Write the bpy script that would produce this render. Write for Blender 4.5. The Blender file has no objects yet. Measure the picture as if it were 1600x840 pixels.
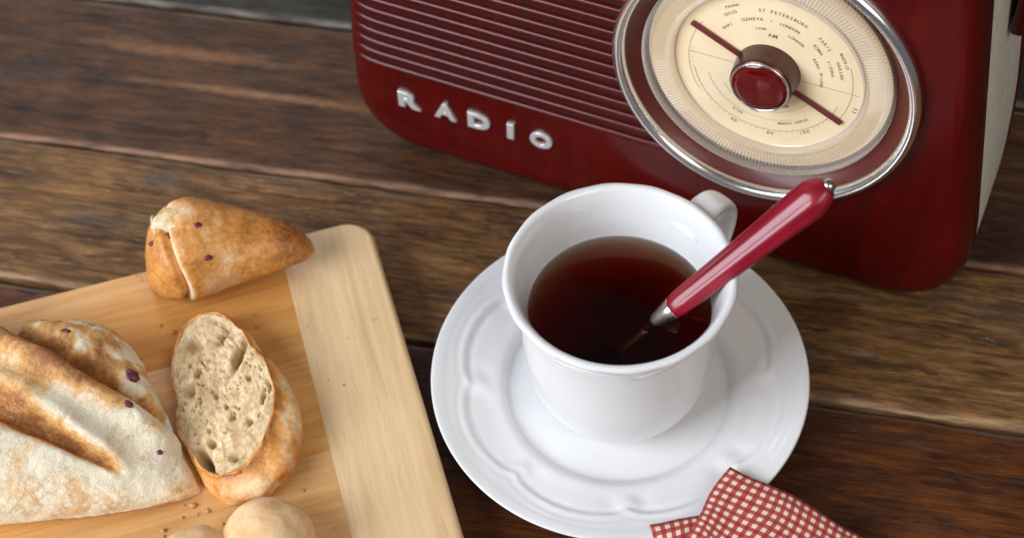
import bpy, bmesh, math, random
from mathutils import Vector, Matrix, noise
random.seed(7)
PI = math.pi
CM = 0.01                      # everything below is written in centimetres
sc = bpy.context.scene
COL = sc.collection

# ---------------------------------------------------------------- camera, world, lamps, exposure
def look(o, frm, to, roll=0.0):
    f = (Vector(to) - Vector(frm)).normalized()
    r = f.cross(Vector((0, 0, 1))).normalized()
    u = r.cross(f)
    c, s = math.cos(roll), math.sin(roll)
    r2 = r * c + u * s; u2 = -r * s + u * c
    m = Matrix((r2, u2, -f)).transposed().to_4x4()
    m.translation = Vector(frm) * CM
    o.matrix_world = m

CAM = (0.0, -41.573, 55.249)
cd = bpy.data.cameras.new('camera'); cam = bpy.data.objects.new('camera', cd); COL.objects.link(cam)
look(cam, CAM, (0, 0, 0), math.radians(-4.36))
cd.sensor_width = 36; cd.lens = 54.0
cd.clip_start = 0.01; cd.clip_end = 50
cd.dof.use_dof = True; cd.dof.focus_distance = 0.595; cd.dof.aperture_fstop = 7.5
cd.dof.aperture_blades = 7
sc.camera = cam

w = bpy.data.worlds.new('World'); sc.world = w; w.use_nodes = True
bg = w.node_tree.nodes['Background']
bg.inputs[0].default_value = (0.78, 0.79, 0.82, 1); bg.inputs[1].default_value = 0.15

def area(name, pos, to, sx, sy, power, color):
    l = bpy.data.lights.new(name, 'AREA'); l.shape = 'RECTANGLE'
    l.size = sx * CM; l.size_y = sy * CM; l.energy = power; l.color = color
    o = bpy.data.objects.new(name, l); COL.objects.link(o); look(o, pos, to)
    return o
area('window_light', (-150, -70, 112), (-2, -5, 3), 135, 120, 56, (0.86, 0.92, 1.0))
area('far_window_light', (-65, 150, 95), (-5, 5, 0), 90, 60, 8, (0.95, 0.97, 1.0))
area('room_light', (70, -110, 120), (5, -5, 3), 80, 80, 9, (1.0, 0.93, 0.85))

sc.view_settings.view_transform = 'Standard'
sc.view_settings.look = 'None'
sc.view_settings.exposure = 0.0
sc.view_settings.gamma = 1.0
sc.render.engine = 'CYCLES'
sc.cycles.max_bounces = 10
sc.cycles.transparent_max_bounces = 12

# ---------------------------------------------------------------- mesh helpers
def lerp(a, b, t): return a + (b - a) * t
def sstep(a, b, x):
    t = max(0.0, min(1.0, (x - a) / (b - a))); return t * t * (3 - 2 * t)
def nz(x, y, z, s=1.0): return noise.noise(Vector((x * s, y * s, z * s)))
def fbm(x, y, z, s=1.0, o=4):
    v = 0; a = 1
    for i in range(o):
        v += a * nz(x + 13.1 * i, y - 7.7 * i, z, s); s *= 2.03; a *= .5
    return v

def obj(name, verts, faces, mat, parent=None, smooth=True, attr=None, uv=None, sharp=None):
    me = bpy.data.meshes.new(name)
    me.from_pydata([(v[0] * CM, v[1] * CM, v[2] * CM) for v in verts], [], faces)
    bm = bmesh.new(); bm.from_mesh(me)
    bmesh.ops.recalc_face_normals(bm, faces=bm.faces)
    bm.to_mesh(me); bm.free()
    if smooth: me.polygons.foreach_set('use_smooth', [True] * len(me.polygons))
    if sharp: me.set_sharp_from_angle(angle=math.radians(sharp))
    if attr:
        for an, vals in attr.items():
            a = me.attributes.new(an, 'FLOAT', 'POINT'); a.data.foreach_set('value', vals)
    if uv:
        l = me.uv_layers.new(name='UVMap')
        for lp in me.loops:
            l.data[lp.index].uv = uv[lp.vertex_index]
    me.materials.append(mat)
    o = bpy.data.objects.new(name, me); COL.objects.link(o)
    if parent: o.parent = parent
    return o

def thing(name, label, cat, loc=(0, 0, 0), rotz=0.0, mat=None, group=None):
    o = bpy.data.objects.new(name, None); COL.objects.link(o)
    o.empty_display_size = .02
    o.location = Vector(loc) * CM; o.rotation_euler = (0, 0, rotz)
    if mat is not None: o.matrix_world = mat
    o['label'] = label; o['category'] = cat
    if group: o['group'] = group
    return o
def tag(o, label, cat, group=None):
    o['label'] = label; o['category'] = cat
    if group: o['group'] = group
    return o

def rings(rs, closed=True, cap0=False, cap1=False):
    """faces joining equal-length rings of vertices"""
    V = [p for r in rs for p in r]; n = len(rs[0]); F = []
    for i in range(len(rs) - 1):
        for j in range(n if closed else n - 1):
            k = (j + 1) % n
            F.append((i * n + j, i * n + k, (i + 1) * n + k, (i + 1) * n + j))
    if cap0: F.append(tuple(range(n))[::-1])
    if cap1: F.append(tuple((len(rs) - 1) * n + j for j in range(n)))
    return V, F

def lathe(prof, n=96, fn=None, closed_prof=False, cap0=False, cap1=False):
    rs = []
    for (r, z) in prof:
        ring = []
        for j in range(n):
            a = 2 * PI * j / n
            rr, zz = (r, z) if fn is None else fn(r, z, a)
            ring.append((rr * math.cos(a), rr * math.sin(a), zz))
        rs.append(ring)
    if closed_prof: rs.append(rs[0])
    V, F = rings(rs, True, cap0, cap1)
    return V, F

def smooth_prof(pts, sub=6):
    """Catmull-Rom through profile points"""
    out = []
    P = [pts[0]] + list(pts) + [pts[-1]]
    for i in range(1, len(P) - 2):
        p0, p1, p2, p3 = P[i - 1], P[i], P[i + 1], P[i + 2]
        for k in range(sub):
            t = k / sub
            out.append(tuple(.5 * ((2 * p1[d]) + (-p0[d] + p2[d]) * t + (2 * p0[d] - 5 * p1[d] + 4 * p2[d] - p3[d]) * t * t + (-p0[d] + 3 * p1[d] - 3 * p2[d] + p3[d]) * t ** 3) for d in range(len(p1))))
    out.append(tuple(pts[-1]))
    return out

def box(x0, x1, y0, y1, z0, z1, bv=0.0, seg=2):
    bm = bmesh.new()
    bmesh.ops.create_cube(bm, size=1)
    for v in bm.verts:
        v.co = Vector((lerp(x0, x1, v.co.x + .5), lerp(y0, y1, v.co.y + .5), lerp(z0, z1, v.co.z + .5)))
    if bv > 0: bmesh.ops.bevel(bm, geom=bm.edges[:], offset=bv, segments=seg, affect='EDGES', profile=.5)
    V = [tuple(v.co) for v in bm.verts]; F = [tuple(v.index for v in f.verts) for f in bm.faces]
    bm.free(); return V, F

def merge(*parts):
    V = []; F = []
    for v, f in parts:
        o = len(V); V += list(v); F += [tuple(i + o for i in q) for q in f]
    return V, F

def tube(path, radii, n=12, flat=None, up=None, cap=True):
    """tube along path; flat = (wide, thin) factors; up = preferred normal"""
    rs = []
    P = [Vector(p) for p in path]
    for i, p in enumerate(P):
        t = (P[min(i + 1, len(P) - 1)] - P[max(i - 1, 0)]).normalized()
        a = (up or Vector((0, 0, 1)))
        s = t.cross(a).normalized(); b = s.cross(t).normalized()
        r = radii[i] if hasattr(radii, '__len__') else radii
        fx, fy = flat if flat else (1, 1)
        rs.append([tuple(p + s * (r * fx * math.cos(q)) + b * (r * fy * math.sin(q))) for q in [2 * PI * j / n for j in range(n)]])
    return rings(rs, True, cap, cap)

# ---------------------------------------------------------------- material helpers
def mat_new(name):
    m = bpy.data.materials.new(name); m.use_nodes = True
    nt = m.node_tree; b = nt.nodes['Principled BSDF']
    return m, nt, b
def N(nt, t, **kw):
    n = nt.nodes.new(t)
    for k, v in kw.items():
        if k in n.inputs: n.inputs[k].default_value = v
        else: setattr(n, k, v)
    return n
def coords(nt, scale=(1, 1, 1), rot=(0, 0, 0), loc=(0, 0, 0)):
    tc = N(nt, 'ShaderNodeTexCoord'); mp = N(nt, 'ShaderNodeMapping')
    mp.inputs['Scale'].default_value = [s * 100 for s in scale]
    mp.inputs['Rotation'].default_value = rot; mp.inputs['Location'].default_value = loc
    nt.links.new(tc.outputs['Object'], mp.inputs[0]); return mp.outputs[0]
def noi(nt, vec, scale, detail=4, rough=.55, dist=0.0):
    n = N(nt, 'ShaderNodeTexNoise'); n.inputs['Scale'].default_value = scale
    n.inputs['Detail'].default_value = detail; n.inputs['Roughness'].default_value = rough
    n.inputs['Distortion'].default_value = dist
    nt.links.new(vec, n.inputs['Vector']); return n.outputs['Fac']
def ramp(nt, fac, stops, interp='LINEAR'):
    r = N(nt, 'ShaderNodeValToRGB'); r.color_ramp.interpolation = interp
    e = r.color_ramp.elements
    while len(e) < len(stops): e.new(.5)
    for q, (p, c) in zip(e, stops):
        q.position = p; q.color = (c if len(c) == 4 else (*c, 1)) if hasattr(c, '__len__') else (c, c, c, 1)
    nt.links.new(fac, r.inputs[0]); return r.outputs[0]
def mix(nt, fac, a, b, mode='MIX'):
    m = N(nt, 'ShaderNodeMix', data_type='RGBA', blend_type=mode)
    for i, v in ((0, fac), (6, a), (7, b)):
        if isinstance(v, (int, float)): m.inputs[i].default_value = v
        elif isinstance(v, tuple): m.inputs[i].default_value = (*v, 1) if len(v) == 3 else v
        else: nt.links.new(v, m.inputs[i])
    return m.outputs[2]
def mth(nt, op, a, b=None, c=None, clamp=False):
    m = N(nt, 'ShaderNodeMath', operation=op, use_clamp=clamp)
    for i, v in enumerate((a, b, c)):
        if v is None: continue
        if isinstance(v, (int, float)): m.inputs[i].default_value = v
        else: nt.links.new(v, m.inputs[i])
    return m.outputs[0]
def bump(nt, b, h, strength=.3, dist=.05):
    n = N(nt, 'ShaderNodeBump'); n.inputs['Strength'].default_value = strength; n.inputs['Distance'].default_value = dist * CM
    nt.links.new(h, n.inputs['Height']); nt.links.new(n.outputs[0], b.inputs['Normal']); return n
def attr(nt, name):
    a = N(nt, 'ShaderNodeAttribute'); a.attribute_name = name; return a.outputs['Fac']

def simple(name, col, rough=.5, metal=0.0, coat=0.0, spec=None, coat_rough=.05):
    m, nt, b = mat_new(name)
    b.inputs['Base Color'].default_value = (*col, 1); b.inputs['Roughness'].default_value = rough
    b.inputs['Metallic'].default_value = metal
    b.inputs['Coat Weight'].default_value = coat; b.inputs['Coat Roughness'].default_value = coat_rough
    if spec is not None: b.inputs['Specular IOR Level'].default_value = spec
    return m

def table_wood(name, dark, mid, light, worn, seed, rough=(.46, .66), marks=()):
    m, nt, b = mat_new(name)
    g1 = coords(nt, (.10, .8, .8), loc=(seed, seed * 2.3, seed))        # broad streaks
    g2 = coords(nt, (.35, 5.0, 5.0), loc=(seed * 3, seed, 0))             # grain
    g3 = coords(nt, (.28, .55, .5), loc=(seed, seed * 5, 1))              # blotches
    a = noi(nt, g1, 1.0, 5, .62, .9); gr = noi(nt, g2, 1.0, 6, .7, .25); bl = noi(nt, g3, 1.0, 4, .6, .5)
    c = ramp(nt, a, [(.30, dark), (.52, mid), (.74, light)])
    c = mix(nt, ramp(nt, bl, [(.38, .0), (.62, .8)]), c, dark)
    c = mix(nt, ramp(nt, gr, [(.30, .85), (.52, .0)]), c, tuple(q * .35 for q in dark))
    c = mix(nt, ramp(nt, gr, [(.55, .0), (.78, .55)]), c, tuple(q * 1.25 for q in light))
    # fine blotchy wear
    f = noi(nt, coords(nt, (.55, 3.6, 3), loc=(seed, 3, 2)), 1.0, 5, .7)
    c = mix(nt, ramp(nt, f, [(.46, 0.0), (.70, .5)]), c, tuple(q * 1.15 for q in light))
    f2 = noi(nt, coords(nt, (.3, 1.6, 1), loc=(seed, 8, 2)), 1.0, 5, .65, .6)
    c = mix(nt, ramp(nt, f2, [(.50, 0.0), (.75, .55)]), c, tuple(q * .5 for q in dark))
    cr = noi(nt, coords(nt, (.07, 1.5, 1.2), loc=(seed, 4, seed)), 1.0, 5, .6, .35)
    cl = mth(nt, 'ABSOLUTE', mth(nt, 'SUBTRACT', cr, .5))
    cm_ = mth(nt, 'MULTIPLY', ramp(nt, cl, [(.0, 1.0), (.012, .0)]), ramp(nt, bl, [(.42, 0.0), (.55, .8)]))
    c = mix(nt, cm_, c, tuple(q * .25 for q in dark))
    for (mx, my, rx, ry, colr, amt) in marks:      # scars and knots of the wood itself
        tc = N(nt, 'ShaderNodeTexCoord'); mp = N(nt, 'ShaderNodeMapping')
        mp.inputs['Scale'].default_value = (100 / rx, 100 / ry, 0); mp.inputs['Location'].default_value = (-mx / rx, -my / ry, 0)
        nt.links.new(tc.outputs['Object'], mp.inputs[0])
        ln = N(nt, 'ShaderNodeVectorMath', operation='LENGTH'); nt.links.new(mp.outputs[0], ln.inputs[0])
        d = mth(nt, 'ADD', ln.outputs['Value'], mth(nt, 'MULTIPLY', noi(nt, coords(nt, (1.2, 2.2, 1)), 1.0, 4, .7), 1.4))
        c = mix(nt, ramp(nt, mth(nt, 'MULTIPLY', d, .5), [(.35, amt), (.85, 0.0)]), c, colr)
    # pores along the grain, pale scuffs and grey weathering
    po = noi(nt, coords(nt, (1.6, 16, 10), loc=(seed, 1, 1)), 1.0, 3, .6)
    pm = mth(nt, 'MULTIPLY', ramp(nt, po, [(.60, 0.0), (.68, .75)]), ramp(nt, a, [(.35, .3), (.6, 1.0)]))
    c = mix(nt, pm, c, tuple(q * .3 for q in dark))
    sc_ = noi(nt, coords(nt, (.9, 5.5, 3), rot=(0, 0, .10), loc=(seed, 6, 1)), 1.0, 6, .75, .3)
    sm_ = mth(nt, 'MULTIPLY', ramp(nt, sc_, [(.60, 0.0), (.67, .5)]), ramp(nt, bl, [(.35, .2), (.6, 1.0)]))
    c = mix(nt, sm_, c, (light[0] * 1.5, light[1] * 1.6, light[2] * 2.0))
    gw = noi(nt, coords(nt, (.12, .4, .4), loc=(seed * 4, 1, 6)), 1.0, 4, .6)
    c = mix(nt, ramp(nt, gw, [(.54, 0.0), (.72, .25)]), c, (mid[0] * .9, mid[0] * .72, mid[0] * .60))
    wv = attr(nt, 'worn')
    wm = mth(nt, 'MULTIPLY', wv, ramp(nt, noi(nt, coords(nt, (.35, 3, 3), loc=(0, seed, 0)), 1.0, 4, .65), [(.38, .15), (.6, 1.0)]))
    c = mix(nt, wm, c, worn)
    nt.links.new(c, b.inputs['Base Color'])
    r = ramp(nt, noi(nt, coords(nt, (.5, 1.6, 1)), 1.0, 5, .6), [(.3, rough[0]), (.7, rough[1])])
    nt.links.new(r, b.inputs['Roughness']); b.inputs['Specular IOR Level'].default_value = .32
    h = mth(nt, 'ADD', mth(nt, 'MULTIPLY', gr, 1.0), mth(nt, 'MULTIPLY', f, .5))
    h = mth(nt, 'SUBTRACT', h, mth(nt, 'MULTIPLY', mth(nt, 'ADD', cm_, mth(nt, 'MULTIPLY', pm, .5)), 1.2))
    bump(nt, b, h, .55, .05)
    return m

def board_wood(name, light, mid, dark, seed, axis='x'):
    m, nt, b = mat_new(name)
    sx = (.12, 2.0, 2.0) if axis == 'x' else (2.0, .12, 2.0)
    s2 = (.5, 9, 9) if axis == 'x' else (9, .5, 9)
    s3 = (.05, .8, .8) if axis == 'x' else (.8, .05, .8)
    a = noi(nt, coords(nt, sx, loc=(seed, seed, seed)), 1.0, 4, .55, .5)
    g = noi(nt, coords(nt, s2, loc=(seed, 2, 2)), 1.0, 4, .6, .1)
    l = noi(nt, coords(nt, s3, loc=(seed * 2, seed, 5)), 1.0, 3, .5, .8)
    c = ramp(nt, a, [(.32, dark), (.5, mid), (.68, light)])
    c = mix(nt, ramp(nt, l, [(.35, .0), (.65, .6)]), c, light)
    c = mix(nt, ramp(nt, g, [(.32, .4), (.5, 0.0)]), c, dark)
    # tiny stains
    s = noi(nt, coords(nt, (1, 1, 1), loc=(seed, 9, 1)), 1.6, 3, .5)
    c = mix(nt, ramp(nt, s, [(.72, 0.0), (.76, .55)]), c, tuple(q * .6 for q in dark))
    nt.links.new(c, b.inputs['Base Color'])
    nt.links.new(ramp(nt, a, [(.3, .5), (.7, .36)]), b.inputs['Roughness'])
    bump(nt, b, mth(nt, 'ADD', g, a), .25, .02)
    return m

def bread_crust(name, flour, gold, brown, seed=0, rough=.55, bstr=.6, crack=.35):
    m, nt, b = mat_new(name)
    t = attr(nt, 'toast')
    n1 = noi(nt, coords(nt, loc=(seed, 0, 0)), 1.1, 5, .6, .3)
    n2 = noi(nt, coords(nt, loc=(seed, 5, 0)), 5.0, 5, .7)
    n3 = noi(nt, coords(nt, loc=(seed, 5, 4)), 16.0, 3, .7)
    f = mth(nt, 'ADD', t, mth(nt, 'MULTIPLY', mth(nt, 'SUBTRACT', n1, .5), .95))
    f = mth(nt, 'ADD', f, mth(nt, 'MULTIPLY', mth(nt, 'SUBTRACT', n2, .5), .75), clamp=True)
    c = ramp(nt, f, [(.22, flour), (.42, tuple(lerp(flour[i], gold[i], .6) for i in range(3))), (.58, gold), (.92, brown)])
    c = mix(nt, ramp(nt, n3, [(.62, 0.0), (.74, .35)]), c, brown)
    # dark baked specks and bits of berry
    v = N(nt, 'ShaderNodeTexVoronoi'); v.inputs['Scale'].default_value = .55; nt.links.new(coords(nt, loc=(seed, 1, 8)), v.inputs['Vector'])
    d = mth(nt, 'ADD', v.outputs['Distance'], mth(nt, 'MULTIPLY', n2, .12))
    c = mix(nt, ramp(nt, d, [(.08, .6), (.14, 0.0)]), c, (.26, .09, .05))
    nt.links.new(c, b.inputs['Base Color'])
    nt.links.new(ramp(nt, f, [(.2, .85), (.6, rough), (1.0, rough * .75)]), b.inputs['Roughness'])
    b.inputs['Subsurface Weight'].default_value = .15
    b.inputs['Subsurface Radius'].default_value = (.004, .002, .001); b.inputs['Subsurface Scale'].default_value = 1.0
    ck = mth(nt, 'ABSOLUTE', mth(nt, 'SUBTRACT', noi(nt, coords(nt, loc=(seed, 2, 2)), 1.3, 5, .65, .6), .5))
    ckm = ramp(nt, ck, [(.0, 1.0), (.02, .0)])
    bump(nt, b, mth(nt, 'SUBTRACT', mth(nt, 'ADD', mth(nt, 'MULTIPLY', n2, 1.0), mth(nt, 'MULTIPLY', n3, .6)), mth(nt, 'MULTIPLY', ckm, crack)), bstr, .10)
    return m

# ---------------------------------------------------------------- wooden table
TA = math.radians(-15.4)
table = thing('wooden_table', 'dark weathered plank table top under the radio, cup and bread board', 'table', (0, 0, 0), TA)
def make_plank(y0, y1, z, mat, seed, cracks=(), wornlo=1.0, wornhi=1.0):
    nx, ny = 170, 26
    X = [lerp(-52, 58, i / nx) for i in range(nx + 1)]
    # rows bunched at the edges
    T = [.5 - .5 * math.cos(PI * j / ny) for j in range(ny + 1)]
    rs = []; worn = []
    for i, x in enumerate(X):
        lo = y0 + .10 + .07 * fbm(x * .25, seed, 0) + .035 * nz(x * 1.7, seed, 3)
        hi = y1 - .10 + .07 * fbm(x * .25, seed + 9, 0) + .035 * nz(x * 1.7, seed, 8)
        ring = [(x, lo, z - 2.2), (x, lo, z - .35)]; wr = [0, .2]
        for j, t in enumerate(T):
            y = lerp(lo, hi, t); e = min(y - lo, hi - y)
            chip = .10 * max(0, nz(x * .5, seed + (5 if t < .5 else 0), 1))
            zz = z - (.14 + chip) * (1 - sstep(0, .30, e)) + .035 * fbm(x * .08, y * .5, seed, 1, 3)
            for (cx0, cx1, cy, cw, cdep) in cracks:
                cyw = cy + .10 * nz(x * .3, seed, 7)
                if cx0 < x < cx1:
                    k = math.exp(-((y - cyw) / cw) ** 2); zz -= cdep * k
            ring.append((x, y, zz))
            wr.append((1 - sstep(.05, .34, e)) * (wornlo if t < .5 else wornhi))
        ring += [(x, hi, z - .35), (x, hi, z - 2.2)]; wr += [.2, 0]
        rs.append(ring); worn += wr
    V, F = rings(rs, True, True, True)
    return obj('plank', V, F, mat, table, attr={'worn': worn}, sharp=50)
W = table_wood
M_pA = W('plank_wood_red_grey', (.034, .012, .005), (.084, .032, .011), (.17, .066, .022), (.36, .20, .12), 3.1,
         marks=((-19, 10.6, 7, .55, (.30, .14, .06), .7), (-14.5, 8.4, 8, .35, (.33, .17, .08), .75), (-27, 8.3, 4, 1.2, (.03, .02, .018), .6)))
M_pB = W('plank_wood_brown', (.072, .028, .008), (.185, .084, .025), (.38, .195, .068), (.42, .27, .15), 7.7,
         marks=((-17.6, 2.3, 1.5, .8, (.07, .06, .055), .9), (-25.0, 1.3, 2.2, .35, (.02, .014, .014), .9), (-20.5, -.9, 1.8, .25, (.018, .012, .010), .9), (15.5, -1.9, 1.0, .16, (.30, .21, .15), .8), (15, 1.0, 1.5, .3, (.30, .19, .09), .6)))
M_pC = W('plank_wood_dark_red', (.042, .011, .003), (.095, .026, .005), (.17, .052, .010), (.34, .26, .21), 12.3, rough=(.33, .5))
M_pD = W('plank_wood_grey', (.014, .013, .009), (.030, .027, .019), (.055, .045, .030), (.24, .19, .155), 19.0,
         marks=((-17, 14.2, .9, .5, (.02, .015, .014), .9), (-9.5, 14.3, .8, .4, (.06, .13, .22), .8)))
M_pE = W('plank_wood_mid', (.05, .028, .014), (.10, .055, .026), (.16, .09, .04), (.3, .2, .12), 25.0)
make_plank(-25.0, -14.2, 0.0, M_pE, 11)
make_plank(-14.1, -4.65, 0.02, M_pC, 21, wornhi=.35)
make_plank(-4.55, 3.55, 0.10, M_pB, 31, cracks=((9, 40, -.45, .07, .16), (-52, -10, -1.2, .05, .10), (7, 16, 1.9, .05, .08)), wornhi=.45)
make_plank(3.65, 13.55, 0.0, M_pA, 41, cracks=((-52, -4, 8.25, .06, .08), (12, 58, 6.5, .06, .1)))
make_plank(13.75, 23.5, 0.0, M_pD, 51, wornlo=1.0)
make_plank(23.6, 34, 0.0, M_pE, 61)
make_plank(34.1, 46, 0.0, M_pA, 71)

# ---------------------------------------------------------------- cutting board
BA = math.radians(12.6)
BT = 1.85
board = thing('cutting_board', 'pale wooden cutting board with rounded corner under the bread', 'cutting board', (-6.25, 2.1, 0.12), BA)
Mb_end = board_wood('board_wood_end', (.78, .56, .32), (.70, .47, .24), (.58, .36, .17), 2.2, 'y')
Mb_a = board_wood('board_wood_orange', (.72, .37, .105), (.64, .29, .07), (.50, .21, .045), 5.1)
Mb_b = board_wood('board_wood_tan', (.73, .39, .12), (.65, .31, .08), (.52, .22, .05), 8.4)
Mb_c = board_wood('board_wood_pale', (.75, .44, .18), (.68, .36, .12), (.54, .26, .08), 14.4)
# end strip with two rounded outer corners (local: x leftwards negative, y forwards negative)
def strip_outline(x0, x1, y0, y1, r, corners):
    P = []
    def arc(cx, cy, a0, a1, n=10):
        for i in range(n + 1):
            a = lerp(a0, a1, i / n); P.append((cx + r * math.cos(a), cy + r * math.sin(a)))
    if 'tr' in corners: arc(x1 - r, y1 - r, 0, PI / 2)
    else: P.append((x1, y1))
    if 'tl' in corners: arc(x0 + r, y1 - r, PI / 2, PI)
    else: P.append((x0, y1))
    if 'bl' in corners: arc(x0 + r, y0 + r, PI, 1.5 * PI)
    else: P.append((x0, y0))
    if 'br' in corners: arc(x1 - r, y0 + r, 1.5 * PI, 2 * PI)
    else: P.append((x1, y0))
    return P
def slab(P, z0, z1, bv=.28, seg=4):
    bm = bmesh.new()
    vs = [bm.verts.new((x, y, z0)) for x, y in P]; f = bm.faces.new(vs)
    r = bmesh.ops.extrude_face_region(bm, geom=[f])
    for v in r['geom']:
        if isinstance(v, bmesh.types.BMVert): v.co.z = z1
    bm.normal_update()
    xm = min(q.co.x for q in bm.verts)
    ed = [e for e in bm.edges if abs(e.verts[0].co.z - e.verts[1].co.z) < 1e-6 and not all(abs(q.co.x - xm) < 1e-5 for q in e.verts)]
    bmesh.ops.bevel(bm, geom=ed, offset=bv, segments=seg, affect='EDGES', profile=.5)
    bm.verts.index_update()
    V = [tuple(v.co) for v in bm.verts]; F = [tuple(v.index for v in q.verts) for q in bm.faces]; bm.free()
    return V, F
V, F = slab(strip_outline(-4.15, 0, -24, 0, 1.35, ('tr', 'br')), 0, BT, .26)
obj('end_strip', V, F, Mb_end, board, sharp=40)
for k, (a, b_, mt) in enumerate(((0, -5.3, Mb_a), (-5.31, -11.3, Mb_b), (-11.31, -17.6, Mb_c), (-17.61, -24, Mb_a))):
    V, F = box(-32, -4.152, b_, a, 0.0, BT - .004, .012, 2)
    obj('board_plank', V, F, mt, board, sharp=40)

# ---------------------------------------------------------------- saucer
CX, CY = 4.08, -7.08
M_porc, nt, b = mat_new('porcelain')
pn = noi(nt, coords(nt), .5, 3, .5)
nt.links.new(ramp(nt, pn, [(.3, (.765, .757, .755)), (.7, (.79, .787, .79))]), b.inputs['Base Color'])
b.inputs['Roughness'].default_value = .16; b.inputs['Specular IOR Level'].default_value = .55
b.inputs['Coat Weight'].default_value = .35; b.inputs['Coat Roughness'].default_value = .04
b.inputs['Subsurface Weight'].default_value = .12; b.inputs['Subsurface Radius'].default_value = (.004, .004, .004); b.inputs['Subsurface Scale'].default_value = 1
bump(nt, b, noi(nt, coords(nt), 1.3, 2, .5), .12, .03)

saucer = thing('saucer', 'round white porcelain saucer with embossed scalloped rim under the cup', 'saucer', (CX, CY, .1))
def saucer_fn(r, z, a):
    # eight embossed petals between the well and the edge
    if r > 4.7 and z > .35:
        ph = 8 * (a - math.radians(20)); c = abs(math.cos(ph / 2))       # 0 at the cusps
        ro = 6.25 + .42 * c ** .6
        d = r - ro
        z2 = z + .06 * math.exp(-(d / .17) ** 2) * (.6 + .4 * c) - .04 * math.exp(-((d + .25) / .16) ** 2)
        z2 += .014 * math.exp(-((r - ro - .42) / .12) ** 2) + .007 * math.exp(-((r - 7.35) / .08) ** 2)
        # radial creases running from each cusp towards the well
        win = sstep(5.2, 5.8, r) * (1 - sstep(6.2, 6.5, r))
        da = (1 - c); z2 += .065 * win * math.exp(-((c) / .22) ** 2) - .035 * win * math.exp(-((c - .45) / .2) ** 2)
        z = z2
    return r, z
top = smooth_prof([(0.001, .62), (2.6, .62), (3.9, .64), (4.45, .70), (4.75, .90), (5.05, 1.06), (5.6, 1.18), (6.3, 1.36), (7.0, 1.60), (7.5, 1.78), (7.72, 1.83)], 9)
und = smooth_prof([(7.78, 1.78), (7.70, 1.68), (7.2, 1.50), (6.0, .98), (4.9, .55), (4.4, .30), (4.15, .02), (3.95, .0), (3.8, .25), (2.5, .32), (0.001, .32)], 4)
V, F = lathe(top + und, 288, saucer_fn)
obj('saucer_dish', V, F, M_porc, saucer)

# ---------------------------------------------------------------- cup
cup = thing('teacup', 'white porcelain teacup holding dark tea on the saucer', 'cup', (CX - .02, CY + .08, .72))
outer = smooth_prof([(0.001, .18), (1.9, .20), (2.15, .02), (2.42, .02), (2.56, .20), (2.95, .42), (3.38, .95), (3.68, 1.9), (3.82, 3.2), (3.86, 4.6), (3.88, 5.8), (3.94, 6.55), (4.06, 7.05), (4.26, 7.42), (4.42, 7.62), (4.47, 7.74), (4.42, 7.84)], 6)
inner = smooth_prof([(4.26, 7.86), (4.12, 7.76), (3.94, 7.42), (3.78, 6.9), (3.66, 6.3), (3.58, 5.4), (3.53, 4.4), (3.46, 3.2), (3.30, 2.0), (2.9, 1.1), (2.0, .62), (0.001, .50)], 6)
def cup_fn(r, z, a):
    if r > 3.6 and 4.6 < z < 7.45 and r > 3.68 + .12 * sstep(4.6, 7, z) * 0:
        # raised swags below the lip on the outside
        if z < 7.3:
            ph = 8 * (a + math.radians(64)); c = abs(math.cos(ph / 2))
            zo = 6.45 + .42 * c ** .7
            r = r + .07 * math.exp(-((z - zo) / .075) ** 2) - .018 * math.exp(-((z - zo + .2) / .12) ** 2)
    if abs(z - 7.62) < .3 and r > 4.1: r += .015 * math.cos(16 * a)
    return r, z
def cup_fn_o(r, z, a): return cup_fn(r, z, a)
# finer rings between 5.8 and 7.3 for the relief
fine = []
for i, p in enumerate(outer[:-1]):
    q = outer[i + 1]; k = 4 if 5.6 < p[1] < 7.3 else 1
    for s in range(k): fine.append((lerp(p[0], q[0], s / k), lerp(p[1], q[1], s / k)))
fine.append(outer[-1])
V1, F1 = lathe(fine, 192, cup_fn_o); n1 = len(V1)
V2, F2 = lathe(inner, 192)
V = V1 + V2; F = F1 + [tuple(i + n1 for i in f) for f in F2]
o1 = n1 - 192
for j in range(192): F.append((o1 + j, o1 + (j + 1) % 192, n1 + (j + 1) % 192, n1 + j))
obj('cup_body', V, F, M_porc, cup)
ha = math.radians(41)
hp = smooth_prof([(3.75, 6.75), (4.6, 7.25), (5.5, 7.22), (6.1, 6.6), (6.25, 5.7), (6.0, 4.6), (5.4, 3.5), (4.6, 2.7), (3.55, 2.2)], 6)
rs = []
for i, (r, z) in enumerate(hp):
    a, b2 = hp[max(i - 1, 0)], hp[min(i + 1, len(hp) - 1)]
    t = Vector((b2[0] - a[0], b2[1] - a[1])).normalized(); nn = Vector((-t.y, t.x))
    u = i / (len(hp) - 1); wd = .62 - .12 * math.sin(PI * u) + .12 * (1 - u) ; th = .24
    ring = []
    for q in range(16):
        an = 2 * PI * q / 16
        sx = math.copysign(abs(math.cos(an)) ** .7, math.cos(an)) * wd; sy = math.copysign(abs(math.sin(an)) ** .8, math.sin(an)) * th
        rr = r + nn.x * sy; zz = z + nn.y * sy
        ring.append((rr * math.cos(ha) - sx * math.sin(ha), rr * math.sin(ha) + sx * math.cos(ha), zz))
    rs.append(ring)
V, F = rings(rs, True, True, True)
obj('handle', V, F, M_porc, cup)

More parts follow.
